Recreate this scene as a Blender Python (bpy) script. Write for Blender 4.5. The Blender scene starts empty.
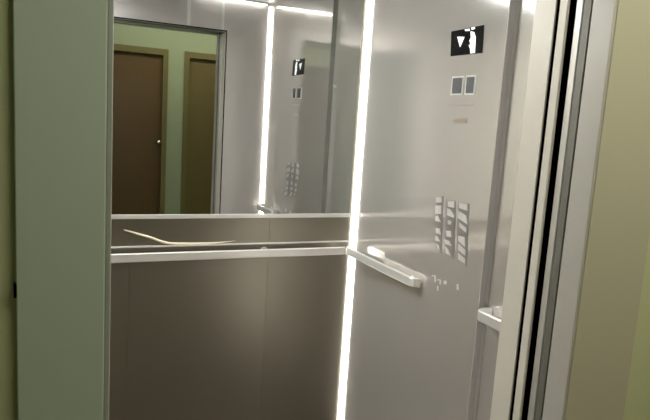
import bpy, bmesh, math
from mathutils import Matrix, Vector
S = bpy.context.scene
C = bpy.context.collection

# ---------------------------------------------------------------- camera
cam_d = bpy.data.cameras.new('camera'); cam = bpy.data.objects.new('camera', cam_d); C.objects.link(cam)
cam_d.sensor_width = 36; cam_d.lens = 600/650*36; cam_d.clip_start = .01
rot = Matrix(((0.9092415875970226, 0.0027187442483503324, -0.41625994740517397),
              (-0.4114802780868723, 0.15711065163316942, -0.8977751521895396),
              (0.06295805055428856, 0.9875772635966833, 0.143970247958704)))
cam.matrix_world = Matrix.Translation((0, 0, 1.55)) @ rot.to_4x4()
S.camera = cam

# ---------------------------------------------------------------- world, exposure
w = bpy.data.worlds.new('world'); S.world = w; w.use_nodes = True
w.node_tree.nodes['Background'].inputs[0].default_value = (.02, .02, .02, 1)
w.node_tree.nodes['Background'].inputs[1].default_value = 1
S.view_settings.view_transform = 'Standard'; S.view_settings.look = 'None'
S.view_settings.gamma = 1; S.view_settings.exposure = 0.0
LED = 14.0; FILL = 54.0; CORR = 20.0; SPOT = 14.0

# ---------------------------------------------------------------- materials
def srgb(c):
    return tuple(((v/255)/12.92 if v/255 <= .04045 else ((v/255+.055)/1.055)**2.4) for v in c) + (1,)
def mat(name, col, rough=.5, metal=0, bump=0, scale=(1, 1, 1), vary=0, emit=None, es=0, nscale=8, aniso=0):
    m = bpy.data.materials.new(name); m.use_nodes = True
    nt = m.node_tree; p = nt.nodes['Principled BSDF']
    p.inputs['Base Color'].default_value = srgb(col)
    p.inputs['Roughness'].default_value = rough; p.inputs['Metallic'].default_value = metal
    if emit:
        p.inputs['Emission Color'].default_value = srgb(emit); p.inputs['Emission Strength'].default_value = es
    if bump or vary:
        tc = nt.nodes.new('ShaderNodeTexCoord'); mp = nt.nodes.new('ShaderNodeMapping')
        mp.inputs['Scale'].default_value = scale
        n = nt.nodes.new('ShaderNodeTexNoise'); n.inputs['Scale'].default_value = nscale; n.inputs['Detail'].default_value = 3
        nt.links.new(tc.outputs['Object'], mp.inputs[0]); nt.links.new(mp.outputs[0], n.inputs['Vector'])
        if bump:
            b = nt.nodes.new('ShaderNodeBump'); b.inputs['Strength'].default_value = 1
            b.inputs['Distance'].default_value = bump
            nt.links.new(n.outputs['Fac'], b.inputs['Height']); nt.links.new(b.outputs[0], p.inputs['Normal'])
        if vary:
            r = nt.nodes.new('ShaderNodeMapRange'); r.inputs['To Min'].default_value = rough-vary
            r.inputs['To Max'].default_value = rough+vary
            nt.links.new(n.outputs['Fac'], r.inputs['Value']); nt.links.new(r.outputs[0], p.inputs['Roughness'])
    return m
M = dict(
    mirror=mat('mirror glass', (200, 203, 200), .015, 1),
    back=mat('brushed steel back', (140, 134, 120), .34, .8),
    steel=mat('polished steel', (250, 245, 238), .11, .66, bump=.0006, nscale=1.6),
    side=mat('satin steel', (205, 202, 196), .32, .5, vary=.05),
    left=mat('cream laminate', (232, 228, 214), .5, 0),
    front=mat('front steel', (200, 192, 187), .3, .4, vary=.04),
    jamb=mat('cream satin jamb', (240, 235, 222), .45, .15),
    trim=mat('dark steel trim', (128, 126, 118), .5, .4),
    trim2=mat('mid steel trim', (158, 154, 150), .5, .4),
    rail=mat('satin rail', (236, 234, 228), .35, .35),
    led=mat('led diffuser', (255, 255, 255), .5, 0, emit=(252, 252, 252), es=LED),
    fill_c=mat('added panel diffuser', (255, 255, 255), .5, 0, emit=(250, 251, 255), es=FILL),  # glow of the panel added to brighten the cab
    corr=mat('unseen lamp diffuser', (255, 255, 250), .5, 0, emit=(255, 250, 236), es=CORR),
    spot=mat('warm lamp', (255, 240, 200), .5, 0, emit=(255, 222, 160), es=SPOT),
    ceil=mat('cab ceiling', (190, 190, 188), .4, .3),
    floor=mat('cab floor vinyl', (92, 84, 72), .35, 0, vary=.08, nscale=30),
    tile=mat('corridor tile', (150, 145, 122), .25, 0, vary=.05),
    wallg=mat('green wall paint', (146, 156, 124), .6),
    wally=mat('yellow green paint', (200, 204, 160), .6),
    casing=mat('grey green painted casing', (186, 199, 180), .5, vary=.03),
    casr=mat('olive painted casing', (192, 188, 162), .5, vary=.03),
    casl=mat('light casing', (202, 199, 190), .4, .2),
    edge=mat('steel edge', (190, 195, 186), .35, .4),
    black=mat('black rubber and gap shade', (2, 2, 2), 1),  # also fills the door gaps as painted shade
    lcd=mat('black display glass', (14, 16, 18), .15),
    lit=mat('lit white symbol', (255, 255, 255), .5, emit=(240, 245, 245), es=.9),
    win=mat('grey window', (105, 107, 108), .3),
    white=mat('white plastic', (226, 224, 216), .5),
    tan=mat('tan engraving', (170, 155, 138), .5),
    plate=mat('grey button plate', (150, 146, 142), .4, .3),
    btn=mat('pale button', (222, 218, 212), .35),
    wood=mat('brown door leaf', (90, 68, 30), .45, 0, vary=.06, scale=(1, 1, .1), nscale=20),
    wood2=mat('olive brown door leaf', (98, 86, 48), .45),
    dframe=mat('olive door frame', (104, 96, 52), .5),
    chrome=mat('satin chrome', (210, 205, 190), .25, 1),
    glint=mat('warm glint tint', (255, 246, 212), .4, .1),  # warm tone of a reflected lamp, put into the colour
    grey=mat('shaft grey', (40, 40, 40), .8),
)

M['black'].node_tree.nodes['Principled BSDF'].inputs['Specular IOR Level'].default_value = 0
# ---------------------------------------------------------------- helpers
def link(name, bm, m, parent=None, bevel=0, smooth=False):
    bmesh.ops.recalc_face_normals(bm, faces=bm.faces)
    me = bpy.data.meshes.new(name); bm.to_mesh(me); bm.free(); me.materials.append(M[m])
    if smooth:
        for p in me.polygons: p.use_smooth = True
    o = bpy.data.objects.new(name, me); C.objects.link(o)
    if parent: o.parent = parent; o.matrix_parent_inverse = Matrix.Translation(-parent.location)
    if bevel:
        b = o.modifiers.new('bevel', 'BEVEL'); b.width = bevel; b.segments = 2; b.limit_method = 'ANGLE'
    return o
def bx(bm, x0, x1, y0, y1, z0, z1):
    vs = [bm.verts.new((x, y, z)) for x in (x0, x1) for y in (y0, y1) for z in (z0, z1)]
    for f in ((0, 1, 3, 2), (4, 6, 7, 5), (0, 4, 5, 1), (2, 3, 7, 6), (0, 2, 6, 4), (1, 5, 7, 3)):
        bm.faces.new([vs[i] for i in f])
    return bm
def box(name, m, x0, x1, y0, y1, z0, z1, parent=None, bevel=0):
    return link(name, bx(bmesh.new(), x0, x1, y0, y1, z0, z1), m, parent, bevel)
def prism(name, m, poly, axis, a, b, parent=None, bevel=0):
    """poly: 2D outline; axis 'z' -> (x,y), axis 'x' -> (y,z), axis 'y' -> (x,z); extruded from a to b"""
    bm = bmesh.new()
    def P(u, v, t): return {'z': (u, v, t), 'x': (t, u, v), 'y': (u, t, v)}[axis]
    A = [bm.verts.new(P(u, v, a)) for u, v in poly]; B = [bm.verts.new(P(u, v, b)) for u, v in poly]
    bm.faces.new(A); bm.faces.new(B[::-1])
    for i in range(len(A)):
        j = (i+1) % len(A); bm.faces.new((A[i], A[j], B[j], B[i]))
    return link(name, bm, m, parent, bevel)
def struct(o): o['kind'] = 'structure'; return o
def tag(o, label, cat, group=None):
    o['label'] = label; o['category'] = cat
    if group: o['group'] = group
    return o
def thing(name, label, cat, loc, group=None):
    o = bpy.data.objects.new(name, None); C.objects.link(o); o.location = loc
    return tag(o, label, cat, group)

XL, XR, YF, YB = -.30, 1.44, 1.22, 2.73       # cab inside
OL, OR = .10, 1.114                           # doorway
LY = .975                                     # landing wall face
HZ = 2.13                                     # lintel
CZ = 2.36                                     # cab ceiling
CY = -.30                                     # corridor's far wall

# ---------------------------------------------------------------- setting: cab
FZ = -.12                                      # floor level
struct(box('floor', 'floor', XL, XR+.1, YF-.07, YB, FZ-.05, FZ))
struct(box('ceiling', 'ceil', XL-.05, XR+.1, YF-.07, YB+.05, CZ, CZ+.05))
wb = struct(box('wall_back', 'back', XL-.05, XR+.1, YB+.004, YB+.05, FZ, CZ))
wr = struct(box('wall_right', 'steel', XR, XR+.06, YF, YB+.004, FZ, CZ))
wl = struct(box('wall_left', 'left', XL-.05, XL, YF, YB+.004, FZ, CZ))
bm = bmesh.new()
bx(bm, OR+.004, XR+.06, 1.155, YF, FZ, CZ); bx(bm, XL-.05, OL-.004, 1.155, YF, FZ, CZ); bx(bm, OL-.004, OR+.004, 1.155, YF, HZ+.004, CZ)
struct(link('wall_front', bm, 'front'))
# ---------------------------------------------------------------- setting: corridor
struct(box('floor', 'tile', -3.2, 4.2, CY, 1.04, FZ-.05, FZ))
struct(box('ceiling', 'wallg', -3.2, 4.2, CY-.05, LY+.02, 2.6, 2.65))
bm = bmesh.new()
bx(bm, -3.2, -.047, LY+.012, LY+.07, FZ, 2.6); bx(bm, 1.33, 4.2, LY+.012, LY+.07, FZ, 2.6); bx(bm, -.047, 1.33, LY+.012, LY+.07, HZ+.15, 2.6)
struct(link('wall_landing', bm, 'wally'))
D1 = (.07, .988); D2 = (1.138, 2.06)
bm = bmesh.new()
bx(bm, -3.2, D1[0], CY-.08, CY, FZ, 2.6); bx(bm, D1[1], D2[0], CY-.08, CY, FZ, 2.6); bx(bm, D2[1], 4.2, CY-.08, CY, FZ, 2.6)
bx(bm, D1[0], D1[1], CY-.08, CY, 2.12, 2.6); bx(bm, D2[0], D2[1], CY-.08, CY, 2.12, 2.6)
struct(link('wall_corridor', bm, 'wallg'))
struct(box('wall_end', 'wallg', -3.25, -3.2, CY-.05, LY+.07, FZ, 2.6))
struct(box('wall_end', 'wallg', 4.2, 4.25, CY-.05, LY+.07, FZ, 2.6))
for n, (a, b), lm in (('door_1', D1, 'wood'), ('door_2', D2, 'wood2')):
    d = struct(box(n, lm, a+.045, b-.045, CY-.06, CY-.02, FZ+.005, 2.06))
    bm = bmesh.new()
    bx(bm, a, a+.045, CY-.08, CY+.012, FZ, 2.12); bx(bm, b-.045, b, CY-.08, CY+.012, FZ, 2.12); bx(bm, a+.045, b-.045, CY-.08, CY+.012, 2.065, 2.12)
    link('door_frame', bm, 'dframe', d)
    bm = bmesh.new(); hx = b-.075
    bmesh.ops.create_cone(bm, cap_ends=True, segments=24, radius1=.022, radius2=.022, depth=.006, matrix=Matrix.Translation((hx, CY-.017, 1.27)) @ Matrix.Rotation(math.pi/2, 4, 'X'))
    bmesh.ops.create_cone(bm, cap_ends=True, segments=20, radius1=.009, radius2=.009, depth=.03, matrix=Matrix.Translation((hx, CY-.002, 1.27)) @ Matrix.Rotation(math.pi/2, 4, 'X'))
    bmesh.ops.create_uvsphere(bm, u_segments=20, v_segments=12, radius=.024, matrix=Matrix.Translation((hx, CY+.022, 1.27)))
    link('door_knob', bm, 'chrome', d, smooth=True)
lamp = thing('unseen_ceiling_light', 'unseen long corridor ceiling light with a white diffuser before the doors', 'light', (1.3, .2, 2.6))  # lamp out of view, placed to light the corridor and casings
box('light_frame', 'white', 0.3, 2.3, .12, .34, 2.575, 2.6, lamp); box('diffuser', 'corr', 0.33, 2.27, .14, .32, 2.568, 2.577, lamp)

# ---------------------------------------------------------------- sills, landing frame, doors
bm = bmesh.new(); bx(bm, OL-.05, OR+.05, 1.04, 1.15, FZ-.04, FZ-.004)
for y in (1.045, 1.075, 1.105, 1.135): bx(bm, OL-.05, OR+.05, y, y+.012, FZ-.004, FZ)
tag(link('door_sill', bm, 'chrome'), 'grooved metal sill on the floor between corridor and lift cab', 'sill')

fr = thing('landing_door_frame', 'painted frame around the lift opening, grey green on the left, olive on the right', 'door frame', (.6, LY, 0))
fr['category'] = 'door frame'
box('left_casing', 'casing', -.047, .078, LY, LY+.06, FZ, HZ+.15, fr, .002)['label'] = 'grey green flat casing'
box('casing_edge', 'edge', .078, .087, LY+.002, LY+.09, FZ, HZ, fr, .002)['label'] = 'thin bright metal edge'
box('right_casing', 'casr', OR+.006, 1.325, LY, LY+.06, FZ, HZ+.15, fr, .002)['label'] = 'olive flat casing'
box('right_reveal', 'casl', OR, OR+.05, LY+.003, 1.04, FZ, HZ, fr, .002)['label'] = 'light grey inner side of the frame'
box('header', 'casing', .078, OR+.006, LY, LY+.06, HZ, HZ+.15, fr, .002)
box('door_stop', 'trim', OR, OR+.04, 1.044, 1.064, FZ, HZ+.1, fr)['label'] = 'dark grey metal strip'
box('strike_slot', 'black', -.050, -.046, LY-.001, LY+.012, 1.262, 1.283, fr)

ld = thing('landing_door', 'grey sliding landing door slid open behind the olive frame, edge showing', 'sliding door', (1.25, 1.08, 0))
box('door_panel', 'side', OR+.002, XR, 1.068, 1.090, FZ+.004, HZ, ld, .003)
box('gap_shade', 'black', OR+.006, OR+.05, 1.0902, 1.1128, FZ+.004, HZ, ld)  # black fill painting the shade in the door gap, not a seal
cd = thing('car_door', 'cream sliding cab door slid open beside the black gap, edge showing', 'sliding door', (1.25, 1.125, 0))
box('door_panel', 'jamb', OR, XR, 1.113, 1.140, FZ+.004, HZ, cd, .003)
box('gap_shade', 'black', OR+.006, OR+.05, 1.1402, 1.1525, FZ+.004, HZ, cd)  # same black fill, standing for the dark of the narrower gap
struct(box('trim_1', 'grey', OR+.055, XR+.06, LY+.072, 1.066, FZ, HZ+.2))
struct(box('trim_2', 'grey', OL-.1, OR+.35, LY+.072, 1.153, HZ+.02, HZ+.3))
struct(box('trim_3', 'grey', XR+.002, XR+.07, 1.068, 1.153, FZ, HZ+.2))
struct(box('trim_4', 'grey', XL-.05, .03, LY+.072, 1.153, FZ, HZ+.2))
cf = thing('cab_door_jamb', 'cream metal jamb lining the cab side of the doorway', 'door jamb', (.6, 1.18, 0))
box('right_jamb', 'jamb', OR, OR+.0035, 1.153, YF+.002, FZ, HZ+.003, cf)
box('left_jamb', 'jamb', OL-.0035, OL, 1.153, YF+.002, FZ, HZ+.003, cf)
bm = bmesh.new(); bx(bm, OR+.0036, OR+.012, YF, YF+.003, FZ, HZ+.011); bx(bm, OL-.012, OL-.0036, YF, YF+.003, FZ, HZ+.011); bx(bm, OL-.0036, OR+.0036, YF+.001, YF+.0045, HZ+.0031, HZ+.011)
link('gasket', bm, 'black', cf)['label'] = 'thin black gasket'
box('lintel', 'trim', OL-.0035, OR+.0035, 1.153, YF+.004, HZ-.002, HZ+.003, cf)

for x, hw in ((1.094, .008), (.857, .012)):
    box('reflection_strip', 'btn', x-hw, x+hw, YF+.0002, YF+.002, HZ+.014, CZ-.02, cf)['label'] = 'pale upright strip in place of a light reflection'  # pale strips drawn for reflected corner light, no real covers

# ---------------------------------------------------------------- cab lights
def corner(x0, y0, x1, y1, label, z1=CZ-.012):
    """diagonal strip in a vertical corner between two wall points"""
    dx, dy = x1-x0, y1-y0; L = math.hypot(dx, dy); n = Vector((-dy/L, dx/L))
    mid = Vector(((XL+XR)/2, (YF+YB)/2)); c = Vector(((x0+x1)/2, (y0+y1)/2))
    if n.dot(mid-c) < 0: n = -n
    t = thing('corner_light_strip', label, 'light strip', (c.x, c.y, .03), 'vertical light strips in the cab corners')
    a, b = Vector((x0, y0)), Vector((x1, y1)); o = n*.006
    prism('diffuser', 'led', [a, b, b+o, a+o], 'z', FZ+.06, z1-.01, t)
    prism('end_cap', 'white', [a-o*.2, b-o*.2, b+o*1.2, a+o*1.2], 'z', FZ+.03, FZ+.06, t)
    prism('end_cap', 'white', [a-o*.2, b-o*.2, b+o*1.2, a+o*1.2], 'z', z1-.01, z1, t)
    return t
corner(1.4275, 2.729, 1.439, 2.7165, 'white vertical light strip in the back right corner beside the mirror')
corner(1.428, 1.222, 1.439, 1.233, 'white vertical light strip in the front right corner, seen only in the mirror')
def ceil_strip(x0, x1, y0, y1, label):
    t = thing('ceiling_light_strip', label, 'light strip', ((x0+x1)/2, (y0+y1)/2, CZ), 'light strips around the cab ceiling')
    box('channel', 'white', x0, x1, y0, y1, CZ-.012, CZ-.0005, t); box('diffuser', 'led', x0+.004, x1-.004, y0+.004, y1-.004, CZ-.016, CZ-.011, t)
ceil_strip(.9, 1.40, YF+.015, YF+.04, 'white light strip along the cab ceiling above the doorway')
pn = thing('added_light_panel', 'added unseen light panel in the cab ceiling near the mirror', 'light', (.165, 2.6, CZ))  # made-up panel out of view, added as fill light
box('panel_frame', 'white', -.27, .6, 2.49, 2.715, CZ-.014, CZ-.0005, pn); box('diffuser', 'fill_c', -.25, .58, 2.51, 2.705, CZ-.018, CZ-.013, pn)

# ---------------------------------------------------------------- back wall
mi = thing('wall_mirror', 'large wall mirror on the upper back wall reflecting the doorway', 'mirror', (.55, YB, 1.09))
box('mirror_glass', 'mirror', XL+.06, 1.405, YB-.001, YB+.003, 1.095, CZ-.02, mi)
box('bottom_trim', 'rail', XL+.06, 1.405, YB-.006, YB+.003, 1.075, 1.0945, mi, .001)
bp = thing('wall_cladding', 'brushed steel lower cladding of the back wall under the mirror', 'wall panel', (.55, YB, 0))
for a, b in ((XL+.06, .3195), (.3205, .973), (.974, 1.405)):
    box('cladding_panel', 'back', a, b, YB, YB+.0035, FZ+.07, 1.073, bp)
box('skirting', 'trim', XL+.045, 1.405, YB-.01, YB+.0035, FZ, FZ+.068, bp)

bx0 = box('rail_reflection', 'rail', XL+.06, 1.405, YB-.004, YB+.001, .944, .952, bp, .001)  # bright bar drawing the handrail's reflection in the steel, no joint here
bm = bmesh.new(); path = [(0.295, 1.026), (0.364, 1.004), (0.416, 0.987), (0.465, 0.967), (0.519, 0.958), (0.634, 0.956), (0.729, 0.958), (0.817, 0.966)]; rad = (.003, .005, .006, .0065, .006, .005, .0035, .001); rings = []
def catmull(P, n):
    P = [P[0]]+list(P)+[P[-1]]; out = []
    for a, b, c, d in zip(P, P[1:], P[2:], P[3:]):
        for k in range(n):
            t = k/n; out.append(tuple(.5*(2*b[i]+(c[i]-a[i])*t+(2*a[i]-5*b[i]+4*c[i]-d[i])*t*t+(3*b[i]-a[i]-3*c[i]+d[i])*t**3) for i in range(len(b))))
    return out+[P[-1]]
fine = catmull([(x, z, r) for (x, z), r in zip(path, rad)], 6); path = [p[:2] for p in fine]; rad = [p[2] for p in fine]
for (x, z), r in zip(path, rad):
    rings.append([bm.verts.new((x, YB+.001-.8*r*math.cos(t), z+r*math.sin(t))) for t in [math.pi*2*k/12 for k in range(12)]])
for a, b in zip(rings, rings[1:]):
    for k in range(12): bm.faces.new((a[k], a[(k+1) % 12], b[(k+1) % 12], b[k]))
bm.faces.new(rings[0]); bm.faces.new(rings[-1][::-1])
link('glint_bead', bm, 'glint', bp, smooth=True)['label'] = 'curved thin warm line shaped as a lamp reflection'  # raised bead drawing a reflected lamp's highlight; the panel has no crease

# ---------------------------------------------------------------- handrails
def bar(name, path, m, z0, z1, half, parent):
    """flat upright bar swept along a plan path (x,y)"""
    bm = bmesh.new(); ring = []
    P = [Vector(p) for p in path]
    prof = [(-half, z0+.004), (-half+.003, z0), (half-.003, z0), (half, z0+.004), (half, z1-.004), (half-.003, z1), (-half+.003, z1), (-half, z1-.004)]
    for i, p in enumerate(P):
        d = (P[min(i+1, len(P)-1)]-P[max(i-1, 0)]).normalized(); n = Vector((-d.y, d.x))
        ring.append([bm.verts.new((p.x+n.x*u, p.y+n.y*u, v)) for u, v in prof])
    for r, s in zip(ring, ring[1:]):
        for k in range(8): bm.faces.new((r[k], r[(k+1) % 8], s[(k+1) % 8], s[k]))
    bm.faces.new(ring[0]); bm.faces.new(ring[-1][::-1])
    return link(name, bm, m, parent)
def arc(cx, cy, r, a0, a1, n=7):
    return [(cx+r*math.cos(math.radians(a0+(a1-a0)*i/n)), cy+r*math.sin(math.radians(a0+(a1-a0)*i/n))) for i in range(n+1)]
XP = 1.412                                     # face of the button panel
RZ0, RZ1 = .893, .932
def standoff(p, q, parent):
    """round peg from a wall point p to the bar q"""
    p, q = Vector(p), Vector(q); d = q-p; bm = bmesh.new()
    bmesh.ops.create_cone(bm, cap_ends=True, segments=20, radius1=.008, radius2=.008, depth=d.length,
                          matrix=Matrix.Translation((p+q)/2) @ d.to_track_quat('Z', 'Y').to_matrix().to_4x4())
    bmesh.ops.create_cone(bm, cap_ends=True, segments=24, radius1=.02, radius2=.02, depth=.004,
                          matrix=Matrix.Translation(p+d.normalized()*.002) @ d.to_track_quat('Z', 'Y').to_matrix().to_4x4())
    return link('bracket', bm, 'rail', parent, smooth=False)
h1 = thing('handrail', 'satin steel handrail along the back wall under the mirror', 'handrail', (.55, YB, .9), 'cab handrails')
yb = YB-.06
bar('rail_bar', [(XL+.07, YB-.005)] + arc(XL+.11, yb+.04, .04, 180, 270) + [(1.362, yb)], 'rail', RZ0, RZ1, .007, h1)
for x in (.05, .95): standoff((x, YB, .912), (x, yb+.006, .912), h1)
h2 = thing('handrail', 'satin steel handrail running from the back right corner to the button panel', 'handrail', (XR, 2.3, .9), 'cab handrails')
xr = 1.375
bar('rail_bar', [(xr, 2.668), (xr, 2.6)]+arc(xr+.03, 2.075, .03, 180, 235)+[(1.405, 2.038)], 'rail', RZ0, RZ1, .007, h2)
standoff((XP, 2.11, .905), (xr+.006, 2.11, .905), h2)
h3 = thing('handrail', 'short satin steel handrail on the right wall between button panel and doorway', 'handrail', (XR, 1.5, .9), 'cab handrails')
bar('rail_bar', [(XR-.002, 1.632)] + arc(xr+.03, 1.605, .03, 90, 180)+arc(xr+.03, 1.33, .03, 180, 270)+[(XR-.002, 1.30)], 'rail', RZ0, RZ1, .007, h3)
standoff((XR, 1.45, .912), (xr+.006, 1.45, .912), h3)

# ---------------------------------------------------------------- button panel
cp = thing('control_panel', 'tall polished steel lift button panel on the right wall with a black display', 'control panel', (XR, 2.0, 0))
prism('face_plate', 'steel', [(XP, 1.672), (XP, 2.352), (XR-.001, 2.352), (XR-.001, 1.665), (XP+.012, 1.665)], 'z', FZ+.002, CZ-.002, cp)
prism('edge_strip', 'trim2', [(XP+.002, 1.671), (XP+.013, 1.656), (XP+.013, 1.664)], 'z', FZ+.002, CZ-.002, cp)['label'] = 'lighter grey metal edge'
prism('edge_strip', 'trim', [(XP+.0135, 1.656), (XR-.001, 1.650), (XR-.001, 1.664), (XP+.0135, 1.664)], 'z', FZ+.002, CZ-.002, cp)['label'] = 'darker grey metal edge'
box('edge_strip', 'trim', XP+.001, XR-.001, 2.3521, 2.3545, FZ+.002, CZ-.002, cp)['label'] = 'darker grey metal edge'
def onp(name, m, poly, d, parent, base=0): return prism(name, m, poly, 'x', XP-base-d, XP-base+.001, parent)
def rect(y0, y1, z0, z1): return [(y0, z0), (y1, z0), (y1, z1), (y0, z1)]
CELLS=[[(1.991, 1.282), (1.951, 1.287), (1.948, 1.266), (1.988, 1.26)], [(1.99, 1.248), (1.95, 1.254), (1.945, 1.221), (1.985, 1.215)], [(1.983, 1.203), (1.968, 1.211), (1.941, 1.188), (1.98, 1.187)], [(1.972, 1.159), (1.947, 1.161), (1.934, 1.139), (1.969, 1.14)], [(1.971, 1.128), (1.956, 1.128), (1.934, 1.11), (1.968, 1.108)], [(1.962, 1.098), (1.941, 1.093), (1.93, 1.07), (1.944, 1.081)], [(1.91, 1.277), (1.868, 1.283), (1.865, 1.258), (1.906, 1.256)], [(1.909, 1.249), (1.89, 1.248), (1.86, 1.228), (1.862, 1.219), (1.905, 1.223)], [(1.899, 1.205), (1.875, 1.204), (1.875, 1.19), (1.896, 1.188)], [(1.904, 1.162), (1.873, 1.165), (1.866, 1.143), (1.896, 1.14)], [(1.907, 1.126), (1.877, 1.125), (1.858, 1.109), (1.9, 1.109)], [(1.898, 1.098), (1.876, 1.09), (1.854, 1.068), (1.892, 1.075)], [(1.839, 1.282), (1.788, 1.283), (1.784, 1.259), (1.835, 1.262)], [(1.837, 1.251), (1.789, 1.24), (1.776, 1.209), (1.837, 1.223)], [(1.827, 1.209), (1.781, 1.194), (1.779, 1.177), (1.824, 1.191)], [(1.825, 1.157), (1.786, 1.159), (1.778, 1.123), (1.822, 1.138)], [(1.818, 1.128), (1.775, 1.112), (1.772, 1.091), (1.817, 1.103)], [(1.815, 1.092), (1.771, 1.08), (1.766, 1.06), (1.811, 1.068)]]
PLATES=[[(1.997, 1.286), (1.943, 1.293), (1.921, 1.064), (1.963, 1.091)], [(1.922, 1.282), (1.861, 1.285), (1.839, 1.063), (1.893, 1.078)], [(1.848, 1.283), (1.779, 1.286), (1.76, 1.051), (1.818, 1.068)]]
MARKS=[[(1.973, 0.964), (1.95, 0.97), (1.949, 0.965), (1.972, 0.958)], [(1.955, 0.967), (1.945, 0.969), (1.941, 0.943), (1.951, 0.94)], [(1.936, 0.956), (1.913, 0.962), (1.912, 0.958), (1.935, 0.952)], [(1.918, 0.96), (1.909, 0.962), (1.906, 0.944), (1.915, 0.941)], [(1.89, 0.963), (1.872, 0.968), (1.869, 0.954), (1.888, 0.949)], [(1.808, 0.972), (1.796, 0.975), (1.792, 0.953), (1.804, 0.95)], [(1.93, 0.931), (1.922, 0.933), (1.919, 0.914), (1.927, 0.911)]]
DISP=[(1.988, 1.928), (1.794, 1.93), (1.789, 1.832), (1.979, 1.834)]
TRI=[(1.946, 1.904), (1.901, 1.899), (1.922, 1.863)]
DIG=[(1.867, 1.915), (1.846, 1.911), (1.834, 1.892), (1.83, 1.836), (1.856, 1.835), (1.86, 1.853), (1.871, 1.865), (1.861, 1.869), (1.869, 1.883), (1.862, 1.891)]
DIG2=[[(1.904, 1.926), (1.875, 1.926), (1.872, 1.918), (1.898, 1.92)], [(1.866, 1.928), (1.846, 1.929), (1.842, 1.922), (1.861, 1.92)]]
dsp = onp('display', 'lcd', DISP, .002, cp)
onp('down_arrow', 'lit', TRI, .0008, dsp, .002)
onp('digit', 'lit', DIG, .0008, dsp, .002)
for q in DIG2: onp('symbol', 'lit', q, .0008, dsp, .002)
for y0, y1 in ((1.891, 1.950), (1.819, 1.864)):
    wf = onp('indicator_frame', 'white', rect(y0-.007, y1+.007, 1.685, 1.756), .001, cp)
    onp('indicator_window', 'win', rect(y0, y1, 1.691, 1.750), .001, wf, .001)
onp('card_slot', 'tan', rect(1.82, 1.94, 1.6455, 1.6505), .001, cp)
onp('label_plate', 'tan', rect(1.842, 1.924, 1.580, 1.598), .001, cp)
for q, cs in zip(PLATES, (CELLS[:6], CELLS[6:12], CELLS[12:])):
    p = onp('button_plate', 'plate', q, .001, cp)
    for c in cs: onp('button', 'btn', c, .0015, p, .001)
for q in MARKS: onp('tactile_mark', 'white', q, .001, cp)
